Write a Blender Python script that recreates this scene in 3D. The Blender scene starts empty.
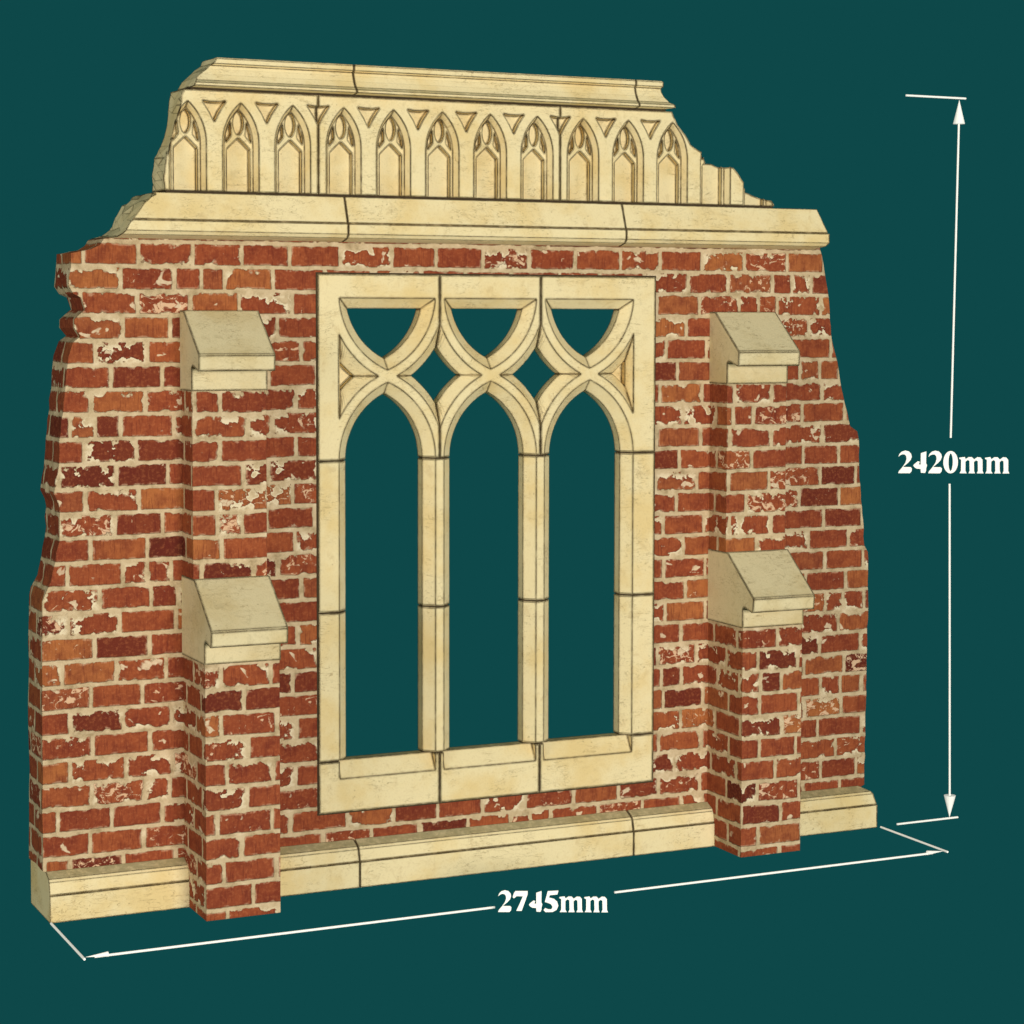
import bpy, bmesh, math, random
from mathutils import Vector, Matrix
random.seed(7)
scn = bpy.context.scene
col = scn.collection

# ------------------------------------------------------------------ helpers
def link(name, bm, mat, parent=None):
    bmesh.ops.recalc_face_normals(bm, faces=bm.faces[:])
    me = bpy.data.meshes.new(name); bm.to_mesh(me); bm.free()
    o = bpy.data.objects.new(name, me); col.objects.link(o)
    if mat: me.materials.append(mat)
    if parent: o.parent = parent
    return o

def empty(name, loc):
    o = bpy.data.objects.new(name, None); col.objects.link(o); o.location = loc
    o.empty_display_size = .1
    return o

def box(bm, x0, x1, y0, y1, z0, z1):
    v = [bm.verts.new(p) for p in ((x0,y0,z0),(x1,y0,z0),(x1,y1,z0),(x0,y1,z0),(x0,y0,z1),(x1,y0,z1),(x1,y1,z1),(x0,y1,z1))]
    for f in ((0,1,2,3),(4,5,6,7),(0,1,5,4),(1,2,6,5),(2,3,7,6),(3,0,4,7)):
        bm.faces.new([v[i] for i in f])

def loft(bm, rings, cap=True):
    """closed rings of 3D points -> solid"""
    vs = [[bm.verts.new(p) for p in r] for r in rings]
    n = len(vs[0])
    for a, b in zip(vs, vs[1:]):
        for i in range(n):
            bm.faces.new((a[i], a[(i+1) % n], b[(i+1) % n], b[i]))
    if cap:
        f1 = bm.faces.new(vs[0]); f2 = bm.faces.new(vs[-1]); f1.normal_update(); f2.normal_update()
        bmesh.ops.triangulate(bm, faces=[f1, f2], ngon_method='EAR_CLIP')

def prism(bm, poly, y0, y1):
    loft(bm, [[(x, y0, z) for x, z in poly], [(x, y1, z) for x, z in poly]])

def area(p):
    return sum(p[i][0]*p[(i+1) % len(p)][1]-p[(i+1) % len(p)][0]*p[i][1] for i in range(len(p)))/2

def inset(poly, d):
    """mitred inset of a polygon; d a number or one value per edge (i -> i+1)"""
    if area(poly) < 0: raise ValueError('cw')
    n = len(poly)
    if not hasattr(d, '__len__'): d = [d]*n
    out = []
    for i in range(n):
        p0, p1, p2 = (Vector(poly[j % n]) for j in (i-1, i, i+1))
        e1 = (p1-p0).normalized(); e2 = (p2-p1).normalized()
        n1 = Vector((-e1.y, e1.x)); n2 = Vector((-e2.y, e2.x))
        d1, d2 = d[(i-1) % n], d[i]
        den = e1.x*e2.y-e1.y*e2.x
        a = p1+n1*d1; b = p1+n2*d2
        if abs(den) < 1e-4: out.append(tuple(a)); continue
        t = ((b-a).x*e2.y-(b-a).y*e2.x)/den
        out.append(tuple(a+e1*t))
    return out

def boolean(o, cut, op='DIFFERENCE', keep=False):
    m = o.modifiers.new('b', 'BOOLEAN'); m.object = cut; m.operation = op; m.solver = 'EXACT'
    bpy.context.view_layer.update()
    dg = bpy.context.evaluated_depsgraph_get()
    me = bpy.data.meshes.new_from_object(o.evaluated_get(dg))
    o.modifiers.clear(); old = o.data; o.data = me; bpy.data.meshes.remove(old)
    me.name = o.name
    if not keep: bpy.data.objects.remove(cut, do_unlink=True)
    return o

def cutpiece(o, planes, name, mat, parent):
    """a stone: the part of mesh o that lies inside all the planes (co, no = side removed)"""
    bm = bmesh.new(); bm.from_mesh(o.data)
    bmesh.ops.triangulate(bm, faces=bm.faces[:])
    for co, no in planes:
        r = bmesh.ops.bisect_plane(bm, geom=bm.verts[:]+bm.edges[:]+bm.faces[:], plane_co=co, plane_no=no, clear_outer=True, dist=1e-6)
        pn = Vector(no).normalized()
        ed = [e for e in bm.edges if e.is_boundary and all(abs((v.co-Vector(co)).dot(pn)) < 2e-5 for v in e.verts)]
        if ed: bmesh.ops.triangle_fill(bm, edges=ed, use_beauty=True, use_dissolve=False)
    return link(name, bm, mat, parent)

def rough(pts, step, amp, rnd):
    """subdivide an open polyline with small irregular offsets"""
    out = []
    for (x0, z0), (x1, z1) in zip(pts, pts[1:]):
        L = math.hypot(x1-x0, z1-z0); n = max(1, int(L/step))
        for k in range(n):
            t = k/n; j = amp if k else amp*.3
            out.append((x0+(x1-x0)*t+rnd.uniform(-j, j), z0+(z1-z0)*t+rnd.uniform(-j, j)*.5))
    out.append(pts[-1]); return out

def jag_prism(bm, poly, flags, y0, y1, n, amp, rnd):
    rings = []
    for k in range(n+1):
        y = y0+(y1-y0)*k/n
        rings.append([(x+(rnd.uniform(-amp, amp) if f and k else 0), y, z+(rnd.uniform(-amp, amp)*.6 if f and k else 0)) for (x, z), f in zip(poly, flags)])
    loft(bm, rings)

# ------------------------------------------------------------------ node helpers
class NT:
    def __init__(s, mat):
        mat.use_nodes = True; s.t = mat.node_tree; s.t.nodes.clear()
    def n(s, kind, **kw):
        nd = s.t.nodes.new(kind)
        for k, v in kw.items(): setattr(nd, k, v)
        return nd
    def put(s, sock, v):
        if v is None: return
        if isinstance(v, bpy.types.NodeSocket): s.t.links.new(v, sock)
        else: sock.default_value = v
    def m(s, op, a, b=None, c=None, clamp=False):
        nd = s.n('ShaderNodeMath', operation=op); nd.use_clamp = clamp
        s.put(nd.inputs[0], a); s.put(nd.inputs[1], b); s.put(nd.inputs[2], c)
        return nd.outputs[0]
    def xyz(s, a, b, c):
        nd = s.n('ShaderNodeCombineXYZ')
        for i, v in enumerate((a, b, c)): s.put(nd.inputs[i], v)
        return nd.outputs[0]
    def noise(s, vec, scale, detail=4, rough=.55, dist=0):
        nd = s.n('ShaderNodeTexNoise'); s.put(nd.inputs['Vector'], vec)
        nd.inputs['Scale'].default_value = scale; nd.inputs['Detail'].default_value = detail
        nd.inputs['Roughness'].default_value = rough; nd.inputs['Distortion'].default_value = dist
        return nd.outputs['Fac']
    def white(s, vec):
        nd = s.n('ShaderNodeTexWhiteNoise', noise_dimensions='3D'); s.put(nd.inputs['Vector'], vec)
        return nd.outputs['Value']
    def mr(s, v, a, b, c=0., d=1., smooth=True):
        nd = s.n('ShaderNodeMapRange'); nd.clamp = True
        if smooth: nd.interpolation_type = 'SMOOTHSTEP'
        for i, x in enumerate((v, a, b, c, d)): s.put(nd.inputs[i], x)
        return nd.outputs[0]
    def mix(s, f, a, b, blend='MIX'):
        nd = s.n('ShaderNodeMix', data_type='RGBA', blend_type=blend)
        s.put(nd.inputs[0], f)
        for i, v in ((6, a), (7, b)):
            if isinstance(v, tuple): v = (*v, 1)
            s.put(nd.inputs[i], v)
        return nd.outputs[2]
    def ramp(s, f, stops):
        nd = s.n('ShaderNodeValToRGB'); s.put(nd.inputs[0], f)
        e = nd.color_ramp.elements
        while len(e) < len(stops): e.new(.5)
        for el, (p, c) in zip(e, stops): el.position = p; el.color = (*c, 1)
        return nd.outputs[0]
    def finish(s, colour, height=None, strength=.5, dist=.004, rough=.9, normal=None):
        p = s.n('ShaderNodeBsdfPrincipled'); s.put(p.inputs['Base Color'], colour)
        s.put(p.inputs['Roughness'], rough); p.inputs['Specular IOR Level'].default_value = .12
        if height is not None:
            b = s.n('ShaderNodeBump'); b.inputs['Strength'].default_value = strength; b.inputs['Distance'].default_value = dist
            s.put(b.inputs['Height'], height); s.put(p.inputs['Normal'], b.outputs[0])
        o = s.n('ShaderNodeOutputMaterial'); s.t.links.new(p.outputs[0], o.inputs[0])
    def crease(s, radius, lo=.9985, hi=.990):
        """1 where an edge of the mesh is nearer than radius: mask for the dark outlines drawn along edges"""
        b = s.n('ShaderNodeBevel', samples=6); b.inputs['Radius'].default_value = radius
        g = s.n('ShaderNodeNewGeometry')
        d = s.n('ShaderNodeVectorMath', operation='DOT_PRODUCT')
        s.t.links.new(b.outputs[0], d.inputs[0]); s.t.links.new(g.outputs['True Normal'], d.inputs[1])
        return s.mr(d.outputs['Value'], hi, lo, 1., 0.)

def srgb(r, g, b):
    f = lambda c: (c/255/12.92) if c/255 <= .04045 else ((c/255+.055)/1.055)**2.4
    return (f(r), f(g), f(b))

# ------------------------------------------------------------------ materials
def mat_stone(name, base, dark, warm, line=.0100, edge=.95, capf=1.):
    m = bpy.data.materials.new(name); s = NT(m)
    tc = s.n('ShaderNodeTexCoord').outputs['Object']
    big = s.noise(tc, 5, 4, .6); med = s.noise(tc, 26, 5, .65, .6); fine = s.noise(tc, 190, 3, .7)
    c = s.mix(s.mr(big, .42, .68), base, warm)
    c = s.mix(s.m('MULTIPLY', s.mr(med, .54, .72), .30), c, dark)
    c = s.mix(s.m('MULTIPLY', s.mr(fine, .48, .72), .22), c, dark)
    # fine irregular tooling scratches and hairlines
    st = s.n('ShaderNodeMapping'); s.t.links.new(tc, st.inputs[0]); st.inputs['Scale'].default_value = (1, 1, 3.4)
    w = s.noise(st.outputs[0], 17, 3, .55, 1.2)
    vein = s.mr(s.m('ABSOLUTE', s.m('SUBTRACT', w, .5)), 0., .012, 1., 0.)
    gate = s.mr(s.noise(tc, 9, 2), .46, .58)
    vein = s.m('MULTIPLY', vein, gate)
    c = s.mix(s.m('MULTIPLY', vein, .6), c, (.28, .19, .08))
    pv = s.n('ShaderNodeTexVoronoi'); s.t.links.new(tc, pv.inputs['Vector']); pv.inputs['Scale'].default_value = 60
    pits = s.m('MULTIPLY', s.mr(pv.outputs['Distance'], .08, .2, 1., 0.), s.mr(s.noise(tc, 13, 2), .55, .66))
    c = s.mix(s.m('MULTIPLY', pits, .4), c, (.3, .2, .1))
    h = s.m('ADD', s.m('MULTIPLY', med, .7), s.m('MULTIPLY', fine, .3))
    h = s.m('SUBTRACT', h, s.m('MULTIPLY', s.m('ADD', vein, pits), .3))
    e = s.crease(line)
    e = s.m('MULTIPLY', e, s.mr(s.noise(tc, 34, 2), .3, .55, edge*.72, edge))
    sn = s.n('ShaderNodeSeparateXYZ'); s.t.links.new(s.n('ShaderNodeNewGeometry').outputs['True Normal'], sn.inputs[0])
    top_shade = s.m('MULTIPLY', s.mr(sn.outputs[2], .6, .9), s.mr(s.noise(tc, 40, 4, .7), .25, .6, .25, .75))
    c = s.mix(s.m('MULTIPLY', top_shade, capf), c, (.30, .26, .13))        # shade of upward faces put into the colour as olive
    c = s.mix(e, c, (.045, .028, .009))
    s.finish(c, h, .5, .0035, .92)
    return m

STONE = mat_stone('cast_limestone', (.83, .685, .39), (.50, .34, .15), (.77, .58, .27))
STONE_CAP = mat_stone('shaded_cap_limestone', (.73, .61, .36), (.34, .26, .13), (.63, .49, .25), capf=.12)  # same stone as the rest, the caps' shading put into a darker colour
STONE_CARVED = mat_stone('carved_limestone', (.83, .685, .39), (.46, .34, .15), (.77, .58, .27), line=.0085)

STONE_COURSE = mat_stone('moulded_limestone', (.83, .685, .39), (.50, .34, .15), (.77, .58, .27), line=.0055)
def mat_joint():
    m = bpy.data.materials.new('joint_mortar'); s = NT(m)
    tc = s.n('ShaderNodeTexCoord').outputs['Object']
    s.finish(s.mix(s.noise(tc, 90, 3), (.035, .022, .01), (.08, .055, .03)), s.noise(tc, 200, 2), .4, .002)
    return m
JOINT = mat_joint()

def mat_brick():
    m = bpy.data.materials.new('reclaimed_red_brickwork'); s = NT(m)
    tc = s.n('ShaderNodeTexCoord').outputs['Object']
    sp = s.n('ShaderNodeSeparateXYZ'); s.t.links.new(tc, sp.inputs[0])
    X, Y, Z = sp.outputs
    U = s.m('SUBTRACT', X, Y)
    CH, CW = .0694, .151
    # slight waviness of the beds
    wv = s.noise(s.xyz(U, 3.3, Z), 5.5, 2)
    Zw = s.m('ADD', Z, s.m('MULTIPLY_ADD', wv, .007, -.0335))
    vr = s.m('DIVIDE', Zw, CH); row = s.m('FLOOR', vr)
    rnd_row = s.white(s.xyz(row, 4.2, 1.7))
    half = s.m('MULTIPLY', s.m('MODULO', row, 2.), .5)
    uu = s.m('ADD', s.m('ADD', s.m('DIVIDE', U, CW), half), s.m('MULTIPLY', rnd_row, .22))
    # unequal brick lengths
    wl = s.noise(s.xyz(s.m('MULTIPLY', U, 3.6), s.m('MULTIPLY', row, 7.13), 0.), 1.0, 1)
    uu = s.m('ADD', uu, s.m('MULTIPLY_ADD', wl, .45, 9.77))
    cellu = s.m('FLOOR', uu)
    # now and then a stretcher is cut into two short bats
    cell = s.xyz(cellu, row, 0.)
    bat = s.m('GREATER_THAN', s.white(s.xyz(cellu, row, 8.8)), .95)
    fu0 = s.m('FRACT', uu); fv = s.m('FRACT', vr)
    fu2 = s.m('FRACT', s.m('MULTIPLY', fu0, 2.))
    fu = s.m('ADD', s.m('MULTIPLY', fu0, s.m('SUBTRACT', 1., bat)), s.m('MULTIPLY', fu2, bat))
    wsc = s.m('MULTIPLY_ADD', bat, -CW*.5, CW)
    sub = s.m('MULTIPLY', bat, s.m('FLOOR', s.m('MULTIPLY', fu0, 2.)))
    cell = s.xyz(cellu, row, s.m('MULTIPLY', sub, 5.5))
    cell2 = s.xyz(cellu, row, s.m('MULTIPLY_ADD', sub, 5.5, 21.))
    cell3 = s.xyz(cellu, row, s.m('MULTIPLY_ADD', sub, 5.5, 43.))
    r1, r2, r3 = s.white(cell), s.white(cell2), s.white(cell3)
    du = s.m('MULTIPLY', s.m('MINIMUM', fu, s.m('SUBTRACT', 1., fu)), wsc)
    dvb = s.m('MULTIPLY', fv, CH); dvt = s.m('MULTIPLY', s.m('SUBTRACT', 1., fv), CH)
    P2 = s.xyz(U, Z, s.m('MULTIPLY', r1, 3.))
    n1 = s.noise(P2, 42, 3, .6); n2 = s.noise(P2, 24, 3, .55); n3 = s.noise(P2, 110, 3, .6)
    chip = s.m('POWER', r2, 3.)                       # few bricks are badly chipped
    jag = s.m('ADD', s.m('MULTIPLY_ADD', n1, .006, -.003), s.m('MULTIPLY', s.m('MAXIMUM', s.m('SUBTRACT', n2, .48), 0.), s.m('MULTIPLY_ADD', chip, .13, .006)))
    # chips come mostly off the upper arris
    dv = s.m('MINIMUM', dvb, s.m('SUBTRACT', dvt, s.m('MULTIPLY', jag, .8)))
    # rounded corners: smooth min of du, dv
    dmin = s.n('ShaderNodeMath', operation='SMOOTH_MIN'); s.put(dmin.inputs[0], du); s.put(dmin.inputs[1], dv); dmin.inputs[2].default_value = .006
    d = s.m('SUBTRACT', dmin.outputs[0], jag)
    d = s.m('SUBTRACT', d, .0060)
    brick = s.mr(d, -.0006, .0009)
    # colours
    bc = s.ramp(r1, [(0., (.11, .020, .011)), (.07, (.18, .036, .016)), (.16, (.255, .054, .021)), (.5, (.295, .066, .025)),
                     (.8, (.33, .082, .028)), (.92, (.41, .135, .040)), (1., (.28, .070, .028))])
    bc = s.mix(s.mr(n2, .35, .7), bc, s.mix(.5, bc, (.13, .018, .012)))
    bc = s.mix(s.m('MULTIPLY', s.mr(n3, .45, .75), .45), bc, s.mix(.5, bc, (.66, .22, .08)))
    # vertical drag marks on the faces
    drag = s.noise(s.xyz(s.m('MULTIPLY', U, 9.), Z, r1), 22, 3, .6)
    bc = s.mix(s.m('MULTIPLY', s.mr(drag, .5, .7), .5), bc, (.12, .018, .012))
    # old lime and mortar smears over the face, heavy on some bricks
    smn = s.noise(s.xyz(U, s.m('MULTIPLY', Z, 1.3), r3), 33, 5, .62, 1.1)
    thr = s.m('MULTIPLY_ADD', s.m('POWER', r3, 4.), -.26, .755)
    smear = s.mr(smn, thr, s.m('ADD', thr, .06))
    lime = s.mix(n1, (.80, .58, .38), (.74, .42, .22))
    bc = s.mix(s.m('MULTIPLY', smear, .85), bc, lime)
    pt = s.noise(s.xyz(U, s.m('MULTIPLY', Z, 1.2), s.m('MULTIPLY', r1, 7.)), 19, 3, .5, .4)
    patch = s.m('MULTIPLY', s.mr(pt, .65, .69), s.mr(r2, .3, .35))
    bc = s.mix(s.m('MULTIPLY', patch, .9), bc, s.mix(n3, (.52, .36, .20), (.86, .70, .48)))
    # worn pale arris next to chipped edges
    pale = s.m('MULTIPLY', s.mr(d, 0., .006, 1., 0.), s.mr(n1, .5, .62))
    bc = s.mix(s.m('MULTIPLY', pale, .55), bc, (.72, .42, .25))
    mo = s.noise(s.xyz(U, Z, 9.), 24, 4, .65)
    mc = s.ramp(mo, [(.3, (.37, .265, .14)), (.48, (.56, .415, .24)), (.62, (.64, .485, .295)), (.75, (.78, .62, .41))])
    # fresh pale mortar where it fills a chip
    nearb = s.m('MULTIPLY', s.mr(jag, .006, .012), s.mr(d, -.022, -.001, 0., 1.))
    mc = s.mix(s.m('MULTIPLY', nearb, .85), mc, (.84, .70, .47))
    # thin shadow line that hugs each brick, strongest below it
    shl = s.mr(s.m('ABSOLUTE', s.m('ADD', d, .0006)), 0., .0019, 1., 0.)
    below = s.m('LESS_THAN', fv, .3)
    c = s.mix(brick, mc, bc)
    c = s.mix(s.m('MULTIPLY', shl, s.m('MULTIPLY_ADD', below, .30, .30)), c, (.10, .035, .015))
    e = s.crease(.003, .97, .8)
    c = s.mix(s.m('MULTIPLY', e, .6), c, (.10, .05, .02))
    hgt = s.m('ADD', s.m('MULTIPLY', s.mr(d, -.003, .004), .8), s.m('ADD', s.m('MULTIPLY', n1, .25), s.m('MULTIPLY', n3, .22)))
    hgt = s.m('ADD', hgt, s.m('MULTIPLY', smear, .15))
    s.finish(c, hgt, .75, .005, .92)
    return m
BRICK = mat_brick()

def mat_white():
    m = bpy.data.materials.new('glowing_white_paint'); s = NT(m)
    tc = s.n('ShaderNodeTexCoord').outputs['Object']
    s.finish(s.mix(s.noise(tc, 60, 2), (.88, .86, .78), (.82, .79, .70)), None, rough=.8)
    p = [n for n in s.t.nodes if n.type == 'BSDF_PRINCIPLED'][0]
    p.inputs['Emission Color'].default_value = (.9, .88, .8, 1); p.inputs['Emission Strength'].default_value = .3  # faint glow added to lift the shaded sides of lines and figures
    return m
WHITE = mat_white()
TEAL = (*srgb(14, 72, 73), 1)

# ------------------------------------------------------------------ setting: the plain teal studio sweep
def build_backdrop():
    m = bpy.data.materials.new('teal_backdrop'); s = NT(m)
    e = s.n('ShaderNodeEmission'); e.inputs[0].default_value = TEAL
    o = s.n('ShaderNodeOutputMaterial'); s.t.links.new(e.outputs[0], o.inputs[0])
    bm = bmesh.new(); prof = [(-14, -.004), (8, -.004)]
    for k in range(1, 13):
        a = k/12*math.pi/2; prof.append((8+4*math.sin(a), -.004+4*(1-math.cos(a))))
    prof.append((12, 14))
    a = [bm.verts.new((-16, y, z)) for y, z in prof]; b = [bm.verts.new((34, y, z)) for y, z in prof]
    for i in range(len(prof)-1): bm.faces.new((a[i], b[i], b[i+1], a[i+1]))
    o = link('backdrop', bm, m); o['kind'] = 'structure'
build_backdrop()

# ------------------------------------------------------------------ the folly wall
wall = empty('garden_folly', (0, 0, 0))
wall['kind'] = 'thing'
wall['label'] = 'ruined gothic red brick wall with cream stone triple window, two buttresses and arcaded parapet'
wall['category'] = 'garden folly'

T = .172
LEFT = [(-.007, .137), (-.006, .5), (-.004, .70), (-.002, .898), (.006, .918), (.023, .953), (.035, 1.008), (.047, 1.064), (.05, 1.15), (.047, 1.17), (.034, 1.198),
        (.038, 1.235), (.046, 1.26), (.049, 1.343), (.056, 1.399), (.064, 1.455), (.068, 1.488), (.072, 1.53), (.077, 1.58), (.091, 1.621), (.112, 1.637), (.094, 1.66), (.095, 1.683),
        (.112, 1.70), (.126, 1.712), (.116, 1.745), (.093, 1.756), (.082, 1.777), (.086, 1.83), (.088, 1.868), (.144, 1.880), (.168, 1.892), (.18, 1.909), (.21, 1.919)]
RIGHT = [(2.53, 1.919), (2.545, 1.865), (2.555, 1.815), (2.567, 1.75), (2.572, 1.685), (2.58, 1.619), (2.603, 1.545), (2.613, 1.488), (2.625, 1.439), (2.643, 1.38), (2.654, 1.336),
         (2.682, 1.318), (2.689, 1.289), (2.691, 1.19), (2.700, 1.09), (2.709, 1.024), (2.714, .94), (2.729, .916), (2.732, .756), (2.728, .421), (2.725, .137)]
rnd = random.Random(3)
Lr = rough(LEFT[:4], .05, .0012, rnd)[:-1]+rough(LEFT[3:22], .026, .003, rnd)[:-1]+rough(LEFT[21:], .02, .0055, rnd); Rr = rough(RIGHT, .022, .0018, rnd)
poly = [(.02, .003), (.02, .13)] + Lr + Rr + [(2.71, .13), (2.71, .003)]
flags = [0, 0] + [1]*len(Lr) + [1]*len(Rr) + [0, 0]
bm = bmesh.new(); jag_prism(bm, poly, flags, 0, T, 5, .0022, rnd)
brickwork = link('brickwork', bm, BRICK, wall)
WX0, WX1, WZ0, WZ1 = .808, 1.923, .222, 1.818
bm = bmesh.new(); box(bm, WX0-.003, WX1+.003, -.3, .5, WZ0-.003, WZ1+.003)
boolean(brickwork, link('cut', bm, None))

# ---- buttresses
def profile_x(bm, prof, x0, x1):
    loft(bm, [[(x0, y, z) for y, z in prof], [(x1, y, z) for y, z in prof]])
for bx in (.399, 2.125):
    w = .217
    prof = [(.012, .002), (-.218, .002), (-.218, .735), (-.109, .80), (-.109, 1.50), (.012, 1.50)]
    bm = bmesh.new(); profile_x(bm, prof, bx, bx+w)
    bt = link('buttress', bm, BRICK, wall)
    for kind, prof in (('lower', [(.006, .726), (.006, .954), (-.124, .954), (-.285, .829), (-.288, .824), (-.284, .783), (-.278, .781), (-.232, .794), (-.2215, .786), (-.2215, .726)]),
                       ('upper', [(.006, 1.484), (.006, 1.710), (-.034, 1.710), (-.183, 1.590), (-.186, 1.585), (-.183, 1.543), (-.177, 1.541), (-.126, 1.556), (-.1125, 1.550), (-.1125, 1.484)])):
        bm = bmesh.new(); profile_x(bm, prof, bx-.0025, bx+w+.0025)
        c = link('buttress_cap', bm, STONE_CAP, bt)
        c['label'] = kind + ' sloping stone cap of the buttress'

# ---- window: cut from a slab, then divided into its stones
SP, MID = 1.269, 1.517            # springing, crossing of the ribs
A = .153; H = 1.499-SP; R = (A*A+H*H)/(2*A); FIL = .028; C = .0305
centres = [1.026, 1.360, 1.694]
def arc(cx, cz, r, a0, a1, n): return [(cx+r*math.cos(a0+(a1-a0)*k/n), cz+r*math.sin(a0+(a1-a0)*k/n)) for k in range(n+1)]
def cutter(bm, shape, yf, grow, depth, yb):
    """shape(d) gives the outline inset by d (same point count): splayed opening through the slab"""
    rings = [(yf-.004, -grow-.003), (yf, -grow), (yf+depth, C-grow), (yb, C-grow)]
    loft(bm, [[(x, y, z) for x, z in shape(d)] for y, d in rings])
def light_shape(cx):
    def f(d):
        r = R-d; right = arc(cx+A-R, SP, r, 0, math.acos((R-A)/r), 26)
        zb = .322+d*(.0525/C)
        return [(cx-A+d, zb), (cx+A-d, zb)] + right + [(2*cx-x, z) for x, z in reversed(right)][1:]
    return f
def lens_shape(cx):
    def f(d):
        r = R-d; s_ = 2*MID-SP; top = 1.748-d
        rt = arc(cx+A-R, s_, r, -math.acos((R-A)/r), -math.asin((s_-top)/r), 22)
        return rt + [(2*cx-x, z) for x, z in reversed(rt)][:-1]
    return f
RE = R+FIL
def diamond_shape(xm):
    def f(d):
        r = RE+d; cl = xm-FIL/2-R
        lo = arc(cl, SP, r, math.acos((xm-cl)/r), math.asin((MID-SP)/r), 14)
        lf = lo+[(x, 2*MID-z) for x, z in reversed(lo)][1:]
        return lf + [(2*xm-x, z) for x, z in reversed(lf)][1:-1]
    return f
def half_shape(side):
    cx = centres[0] if side < 0 else centres[2]; cl = cx+side*(A-R)
    def f(d):
        de = d*.45 if d > 0 else d; dr = d*1.15 if d > 0 else d
        r = RE+dr; h = R-de
        lo = [(cl+side*r*math.cos(t), SP+r*math.sin(t)) for t in [math.acos(h/r)+(math.asin((MID-SP)/r)-math.acos(h/r))*k/14 for k in range(15)]]
        return lo+[(x, 2*MID-z) for x, z in reversed(lo)][1:]
    return f
def make_frame(yf, grow, yb, name, x0=WX0, x1=WX1, z0=WZ0, z1=WZ1):
    bm = bmesh.new(); box(bm, x0, x1, yf, yb, z0, z1); o = link(name, bm, None)
    shapes = [(light_shape(c), 0) for c in centres]+[(lens_shape(c), 0) for c in centres]+[(diamond_shape(x), 0) for x in (1.193, 1.527)]+[(half_shape(d), 1) for d in (-1, 1)]
    bm = bmesh.new()
    for sh, blind in shapes: cutter(bm, sh, yf, grow, .032, yb-.012 if blind and not grow else yb+.05)
    boolean(o, link('cut', bm, None))
    bm = bmesh.new()                          # weathered sills run square into the jambs
    for c in centres:
        k = grow; pr_ = [(yf-.01, .322-.0164-k), (yf+.032, .3745-k), (yf+.032, .3757), (yf-.01, .3757)]
        loft(bm, [[(c-A-k, y, z) for y, z in pr_], [(c+A+k, y, z) for y, z in pr_]])
    return boolean(o, link('cut', bm, None))
window = make_frame(-.0015, .003, .057, 'window', WX0-.0045, WX1+.0045, WZ0-.0045, WZ1+.0045)       # joint mortar bed that holds the stones
window.data.materials.clear(); window.data.materials.append(JOINT); window.parent = wall
full = make_frame(-.006, 0, .062, 'full')
g = .0019
XJ = (1.193, 1.527)
def piece(name, x0, x1, z0, z1):
    pl = [((x0, 0, 0), (-1, 0, 0)), ((x1, 0, 0), (1, 0, 0)), ((0, 0, z0), (0, 0, -1)), ((0, 0, z1), (0, 0, 1))]
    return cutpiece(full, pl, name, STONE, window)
xs = (WX0-.01, XJ[0], XJ[1], WX1+.01)
for i in range(3):
    a, b = xs[i]+(g if i else 0), xs[i+1]-(g if i < 2 else 0)
    piece('tracery_stone', a, b, SP+g, 2)
    piece('sill_stone', a, b, 0, .3755-g)
for z0, z1 in ((.3755, .820), (.820, SP)):
    piece('jamb_stone', WX0-.01, centres[0], z0+g, z1-g)
    piece('jamb_stone', centres[2], WX1+.01, z0+g, z1-g)
    for xm in XJ: piece('mullion_stone', xm-.12, xm+.12, z0+g, z1-g)
bpy.data.objects.remove(full, do_unlink=True)

# ---- moulded courses: profile in (y, z) run along x, with a returned right end and a broken left end
def run(prof, x0, x1, ret, yref):
    """ret: how far the right end flares with the profile"""
    bm = bmesh.new()
    loft(bm, [[(x0, y, z) for y, z in prof], [(x1+ret*max(0, yref-y), y, z) for y, z in prof]])
    return bm
def shrink(prof, k=.0035):
    p = [(y, z) for y, z in prof]
    if area(p) < 0: return list(reversed(inset(list(reversed(p)), k)))
    return inset(p, k)
def course(name, stone, prof, x0, x1, ret, yref, joints, breakline=None, rnd=None, mat=STONE_COURSE, gap=.0019, jamp=.004):
    core = link(name, run(shrink(prof), x0+.004, x1-.004, ret, yref), JOINT, wall)
    f = link('full', run(prof, x0, x1, ret, yref), None)
    if breakline:
        pts = rough(breakline, .018, .003, rnd)
        for o, dx in ((f, 0), (core, .006)):
            poly = [(x+dx, z) for x, z in pts] + [(x1+.5, pts[-1][1]), (x1+.5, pts[0][1])]
            bm = bmesh.new(); jag_prism(bm, poly, [1]*len(pts)+[0, 0], -.2, .4, 12, jamp, random.Random(5))
            boolean(o, link('cut', bm, None), 'INTERSECT')
        core.data.materials.clear(); core.data.materials.append(JOINT)
    edges = [x0-.5]+list(joints)+[x1+.5]
    for i in range(len(edges)-1):
        a, b = edges[i]+gap, edges[i+1]-gap
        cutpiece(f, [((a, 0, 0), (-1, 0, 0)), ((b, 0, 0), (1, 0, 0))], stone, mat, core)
    bpy.data.objects.remove(f, do_unlink=True)
    return core

# plinth: three lengths between the buttresses
PP = [(.19, .001), (.19, .134), (0, .136), (-.033, .121), (-.039, .113), (-.048, .080), (-.0462, .0788), (-.0462, .0776), (-.050, .0765), (-.050, .001)]
course('plinth', 'plinth_stone', PP, 0, .401, 0, 0, ())
course('plinth', 'plinth_stone', PP, .614, 2.127, 0, 0, (.919, 1.834))
course('plinth', 'plinth_stone', PP, 2.340, 2.700, .9, 0, ())

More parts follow.
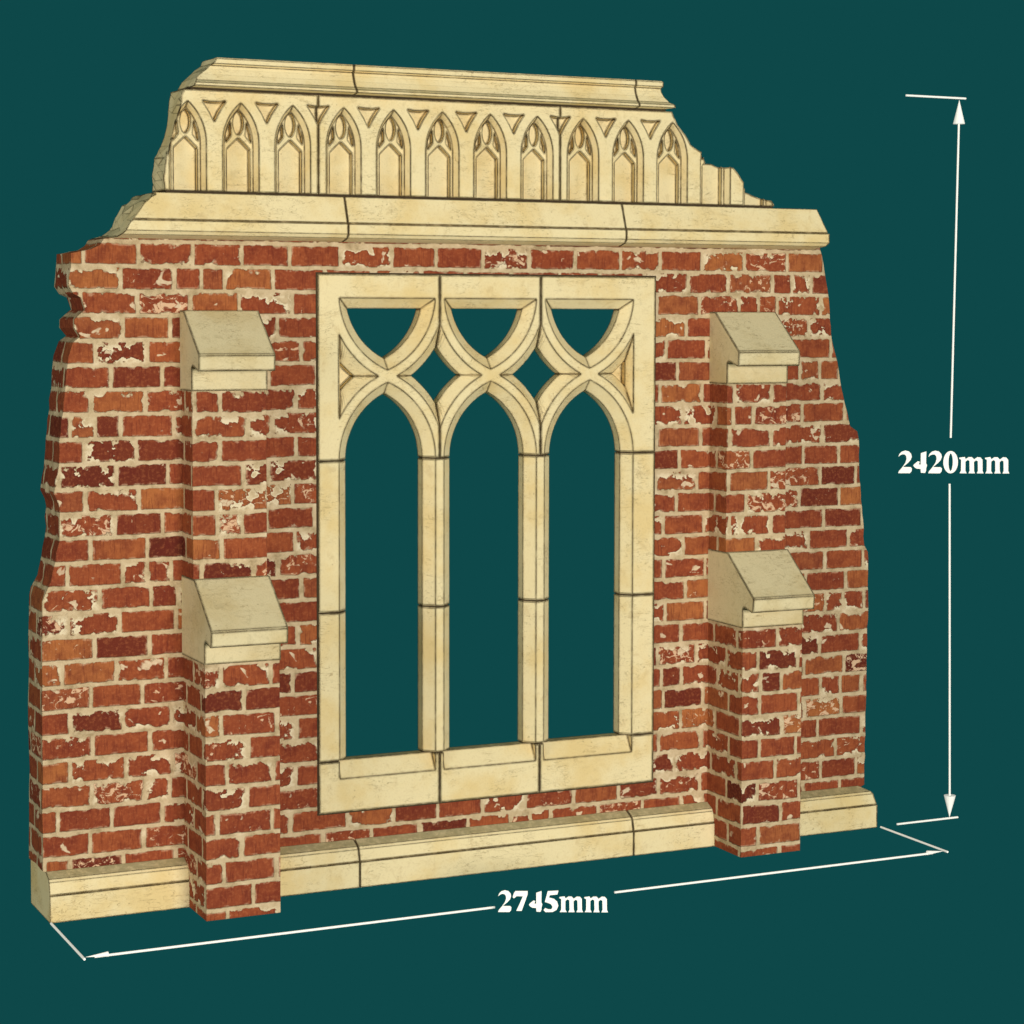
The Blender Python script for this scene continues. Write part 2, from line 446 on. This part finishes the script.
# string course
SPF = [(.178, 1.913), (.178, 2.040), (-.028, 2.042), (-.0565, 1.966), (-.0540, 1.9648), (-.0540, 1.9636), (-.061, 1.9622), (-.061, 1.933), (-.052, 1.922), (-.030, 1.916), (-.012, 1.912)]
BR = [(.17, 1.89), (.186, 1.912), (.215, 1.918), (.236, 1.938), (.252, 1.958), (.268, 1.985), (.283, 2.012), (.302, 2.022), (.318, 2.036), (.325, 2.06)]
course('string_course', 'string_course_stone', SPF, .1, 2.500, .85, -.028, (.883, 1.792), BR, random.Random(11), jamp=.009)

# coping
CPF = [(.105, 2.341), (.105, 2.425), (-.034, 2.426), (-.0375, 2.422), (-.0375, 2.408), (-.029, 2.403), (-.032, 2.392), (-.039, 2.376), (-.050, 2.359), (-.061, 2.351), (-.062, 2.342), (-.040, 2.339)]
BC = [(.418, 2.32), (.424, 2.345), (.440, 2.365), (.462, 2.385), (.490, 2.410), (.506, 2.44)]
course('coping', 'coping_stone', CPF, .3, 1.926, 1.25, -.034, (.910, 1.835), BC, random.Random(12))

# ---- frieze of blind arches
FP = .1553; FC0 = .4145; YF, YP, YB = -.030, -.006, .010
def pointed(cx, a, zb, zs, za, n=10):
    h = za-zs; r = (a*a+h*h)/(2*a)
    if h >= a:
        rt = arc(cx+a-r, zs, r, 0, math.asin(min(1, h/r)) if h <= r else math.pi/2, n)
    else:
        rt = [(cx+a, zs), (cx+a*.55, zs+h*.62), (cx, za)]
    rt[-1] = (cx, za)
    lf = [(2*cx-x, z) for x, z in reversed(rt)][1:]
    return [(cx-a, zb), (cx+a, zb)]+rt+lf
def frieze(yf, grow, name):
    bm = bmesh.new(); box(bm, .25, 2.40, yf, .09, 2.048, 2.333); o = link(name, bm, None)
    bm = bmesh.new(); bm2 = bmesh.new()
    for i in range(13):
        cx = FC0+FP*i
        p = pointed(cx, .0535+grow, 2.0425-.001, 2.185, 2.301+grow)
        loft(bm, [[(x, yf-.0005, z) for x, z in p], [(x, YP, z) for x, z in pointed(cx, .0435, 2.0415, 2.185, 2.286)]])
        # openings of the cusped plate inside the arch
        lan = [(cx-.034, 2.035), (cx+.034, 2.035), (cx+.034, 2.170), (cx+.017, 2.187), (cx, 2.203), (cx-.017, 2.187), (cx-.034, 2.170)]
        prism(bm2, lan, YP-.004, YB)
        ov = [(cx+.0150*math.sin(t)*abs(math.sin(t))**.25, 2.2455+.034*-math.cos(t)) for t in [2*math.pi*k/20 for k in range(20)]]
        prism(bm2, ov, YP-.004, YB)
        for sd in (-1, 1):
            eye = [(cx+sd*.0235, 2.248), (cx+sd*.0365, 2.214), (cx+sd*.0375, 2.190), (cx+sd*.0215, 2.210)]
            prism(bm2, eye, YP-.004, YB)
        # sunk spandrel between two arches
        if i < 12:
            xs_ = cx+FP/2
            tri = [(xs_, 2.243), (xs_+.014, 2.272), (xs_+.036, 2.305), (xs_+.014, 2.301), (xs_-.014, 2.301), (xs_-.036, 2.305), (xs_-.014, 2.272)]
            loft(bm, [[(x, yf-.01, z) for x, z in tri], [(x, yf+.018, z) for x, z in inset(tri, .0015)]])
    boolean(o, link('cut', bm, None)); boolean(o, link('cut', bm2, None))
    return o
FL = [(.343, 2.03), (.345, 2.05), (.346, 2.10), (.352, 2.140), (.366, 2.175), (.378, 2.205), (.386, 2.235), (.394, 2.268), (.398, 2.31), (.402, 2.35)]
FR = [(1.962, 2.345), (1.972, 2.315), (1.994, 2.284), (2.012, 2.262), (2.030, 2.232), (2.060, 2.214), (2.088, 2.203), (2.100, 2.178), (2.146, 2.173), (2.189, 2.165), (2.205, 2.150), (2.219, 2.128),
      (2.240, 2.103), (2.256, 2.091), (2.278, 2.083), (2.304, 2.073), (2.330, 2.066), (2.341, 2.052), (2.345, 2.03)]
def frieze_full(yf, grow, name, dz):
    o = frieze(yf, grow, name); r = random.Random(21)
    pl = rough(FL, .018, .003, r); pr_ = rough(FR, .018, .003, r)
    poly = [(x+dz, z) for x, z in pl] + [(x-dz, z-dz) for x, z in pr_]
    bm = bmesh.new(); jag_prism(bm, poly, [1]*len(poly), -.1, .3, 8, .004, random.Random(6))
    return boolean(o, link('cut', bm, None), 'INTERSECT')
bm = bmesh.new(); box(bm, .80-.01, 1.60, YF+.004, .14, 2.036, 2.25)
fr_core = link('frieze', bm, JOINT, wall)   # narrow mortar bed seen only in the two joints
me = fr_core.data
bm = bmesh.new()
for xj in (.8025, 1.5790):
    box(bm, xj-.005, xj+.005, YF+.0195, .085, 2.046, 2.335)
box(bm, .352, 2.335, YF+.004, .085, 2.038, 2.0485)
box(bm, .425, 1.945, YF+.004, .085, 2.332, 2.342)
bm.to_mesh(me); bm.free()
ff = frieze_full(YF, 0, 'full', 0)
e = [0, .8025, 1.5790, 3]
for i in range(3):
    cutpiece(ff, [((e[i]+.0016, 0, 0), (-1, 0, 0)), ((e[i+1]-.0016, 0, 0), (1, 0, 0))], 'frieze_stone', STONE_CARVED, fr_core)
bpy.data.objects.remove(ff, do_unlink=True)

# ------------------------------------------------------------------ dimension lines
def tube(bm, a, b, r, n=8):
    a, b = Vector(a), Vector(b); d = (b-a).normalized()
    u = d.cross(Vector((0, 0, 1))) if abs(d.z) < .9 else d.cross(Vector((1, 0, 0)))
    u.normalize(); v = d.cross(u)
    loft(bm, [[p+u*r*math.cos(2*math.pi*k/n)+v*r*math.sin(2*math.pi*k/n) for k in range(n)] for p in (a, b)])
def cone(bm, tip, base, r, n=16):
    tip, base = Vector(tip), Vector(base); d = (tip-base).normalized()
    u = d.cross(Vector((0, 0, 1))) if abs(d.z) < .9 else d.cross(Vector((1, 0, 0)))
    u.normalize(); v = d.cross(u)
    ring = [bm.verts.new(base+u*r*math.cos(2*math.pi*k/n)+v*r*math.sin(2*math.pi*k/n)) for k in range(n)]
    t = bm.verts.new(tip)
    for k in range(n): bm.faces.new((ring[k], ring[(k+1) % n], t))
    bm.faces.new(ring)
GL = {}
two = [(133,204),(140,184),(156,168),(180,160),(206,166),(222,184),(226,204),(218,226),(200,246),(178,264),(166,275),(218,275),(228,284),(226,304),(214,318),(133,318),(138,304),(160,278),(182,246),(190,220),(188,200),(178,188),(162,186),(146,192)]
GL['2'] = (95, [[(x-133, y) for x, y in two]])
four = [(290,178),(328,165),(327,248),(334,262),(328,284),(328,300),(320,316),(292,314),(290,288),(262,286),(246,276),(238,264),(246,254),(270,234),(284,238),(276,256),(290,258)]
GL['4'] = (96, [[(x-238, y) for x, y in four]])
k = 157/107
GL['7'] = (108, [[((x-272)*k, 161+(y-155)*k) for x, y in [(272,188),(278,168),(286,158),(345,158),(345,174),(330,218),(316,256),(290,256),(304,226),(322,184),(292,183),(278,194)]]])
GL['5'] = (104, [[((x-430)*k, 161+(y-155)*k) for x, y in [(450,158),(502,155),(497,174),(460,178),(456,190),(480,196),(496,210),(502,230),(494,250),(474,261),(440,262),(430,252),(438,242),(452,248),(468,248),(474,236),(466,222),(446,214),(436,212)]]])
ST = [[(575,208),(612,203),(618,215),(618,300),(628,317),(578,317),(588,300),(588,222),(575,216)],
      [(610,224),(640,204),(662,204),(676,218),(678,300),(685,317),(640,317),(648,300),(646,230),(632,224),(612,240)],
      [(670,226),(700,204),(722,206),(736,222),(737,300),(745,317),(698,317),(706,300),(704,232),(690,226),(672,242)]]
GL['m'] = (170, [[(x-575, y) for x, y in p] for p in ST])
def glyph(bm, ch, ox, s, depth):
    adv, polys = GL.get(ch, (0, [])) if ch != '0' else (102, None)
    if ch == '0':
        n = 28
        for k0 in range(n):
            q = []
            for (rx, ry, kk) in ((51, 78, k0), (51, 78, k0+1), (15, 61, k0+1), (15, 61, k0)):
                t = 2*math.pi*kk/n; q.append((51+rx*math.cos(t), 240+ry*math.sin(t)))
            prism(bm, [((ox+x)*s, (318-y)*s) for x, y in q], -depth/2, depth/2)
        bmesh.ops.remove_doubles(bm, verts=bm.verts[:], dist=1e-6)
    else:
        for i, p in enumerate(polys):
            e_ = i*.0004
            prism(bm, [((ox+x)*s, (318-y)*s) for x, y in p], -depth/2-e_, depth/2+e_)
    return adv
def text_obj(txt, parent, loc, rz, width, gap=9):
    total = sum((102 if c == '0' else GL[c][0])+gap for c in txt)-gap
    s = width/total
    bm = bmesh.new(); ox = -total/2
    for c in txt: ox += glyph(bm, c, ox, s, .003)+gap
    bmesh.ops.translate(bm, verts=bm.verts[:], vec=(0, 0, -78*s))
    bmesh.ops.rotate(bm, verts=bm.verts[:], cent=(0, 0, 0), matrix=Matrix.Rotation(rz, 3, 'Z'))
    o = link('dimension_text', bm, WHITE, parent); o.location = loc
    o['label'] = 'bold white serif figures ' + txt
    return o
def seg(name, pts, r, parent):
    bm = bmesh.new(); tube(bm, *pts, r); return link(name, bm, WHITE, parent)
def head(tip, base, r, parent):
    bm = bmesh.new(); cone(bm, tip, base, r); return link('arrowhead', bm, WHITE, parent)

YD = -.05; XD = 3.036; RL = .0034
ht = empty('height_dimension', (XD, YD, 0))
ht['label'] = 'upright white dimension arrow reading 2420mm to the right of the wall'; ht['category'] = 'dimension line'
def rel(p): return tuple(Vector(p)-Vector((XD, YD, 0)))
seg('dimension_line', (rel((XD, YD, .06)), rel((XD-.018, YD, 1.138))), RL, ht)
seg('dimension_line', (rel((XD-.016, YD, 1.292)), rel((XD, YD, 2.36))), RL, ht)
head(rel((XD, YD, 2.415)), rel((XD, YD, 2.335)), .020, ht)
head(rel((XD, YD, .006)), rel((XD, YD, .082)), .020, ht)
seg('extension_line', (rel((2.824, YD, 2.42)), rel((3.062, YD, 2.42))), RL, ht)
seg('extension_line', (rel((2.824, YD, .004)), rel((3.070, YD, .004))), RL, ht)
text_obj('2420mm', ht, rel((3.034, YD, 1.210)), -.4556, .372)

YW = -.433
wd = empty('width_dimension', (1.37, YW, 0))
wd['label'] = 'white dimension line reading 2745mm along the ground in front of the wall'; wd['category'] = 'dimension line'
def rel2(p): return tuple(Vector(p)-Vector((1.37, YW, 0)))
zz = .004
seg('dimension_line', (rel2((.03, YW, zz)), rel2((1.186, YW, zz))), RL, wd)
seg('dimension_line', (rel2((1.572, YW, zz)), rel2((2.70, YW, zz))), RL, wd)
head(rel2((.004, YW, .006)), rel2((.066, YW, .007)), .0070, wd)
head(rel2((2.741, YW, .006)), rel2((2.680, YW, .007)), .0070, wd)
seg('extension_line', (rel2((0, -.062, zz)), rel2((0, YW-.012, zz))), RL, wd)
seg('extension_line', (rel2((2.752, -.062, zz)), rel2((2.752, YW-.008, zz))), RL, wd)
text_obj('2745mm', wd, rel2((1.317, YW-.115, .034)), -.4556, .313)

# ------------------------------------------------------------------ camera
cam = bpy.data.cameras.new('camera'); co = bpy.data.objects.new('camera', cam); col.objects.link(co)
yaw, pitch, roll = -.4556, -.0593, .0039
F = Vector((-math.sin(yaw)*math.cos(pitch), math.cos(yaw)*math.cos(pitch), math.sin(pitch)))
r0 = Vector((math.cos(yaw), math.sin(yaw), 0)); u0 = r0.cross(F)
Rv = math.cos(roll)*r0+math.sin(roll)*u0; Uv = -math.sin(roll)*r0+math.cos(roll)*u0
M = Matrix((Rv, Uv, -F)).transposed().to_4x4(); M.translation = Vector((-1.4112, -6.2867, 1.7262))
co.matrix_world = M
cam.sensor_fit = 'HORIZONTAL'; cam.sensor_width = 36; cam.lens = 2262.12/1024*36
cam.shift_x = (512-581.28)/1024; cam.shift_y = (440.58-512)/1024
cam.clip_start = .1; cam.clip_end = 200
scn.camera = co

# ------------------------------------------------------------------ light
wo = bpy.data.worlds.new('World'); scn.world = wo; wo.use_nodes = True
bg = wo.node_tree.nodes['Background']; bg.inputs[0].default_value = TEAL; bg.inputs[1].default_value = 1
def lamp(name, loc, target, size, power, colour):
    l = bpy.data.lights.new(name, 'AREA'); l.shape = 'SQUARE'; l.size = size; l.energy = power; l.color = colour
    o = bpy.data.objects.new(name, l); col.objects.link(o); o.location = loc
    o.rotation_euler = (Vector(target)-Vector(loc)).to_track_quat('-Z', 'Y').to_euler()
lamp('key_lamp', (1.0, -13, .95), (1.4, 0, 1.2), 4.5, 2120, (1, .965, .91))
lamp('side_lamp', (-9, -4.5, 2.5), (1, 0, 1.2), 5, 480, (1, .93, .82))
lamp('top_lamp', (1.5, -3, 9), (1.4, 0, 1.2), 5, 60, (1, .97, .9))

scn.view_settings.view_transform = 'Standard'; scn.view_settings.look = 'None'
scn.view_settings.exposure = 0; scn.view_settings.gamma = 1
scn.render.engine = 'CYCLES'
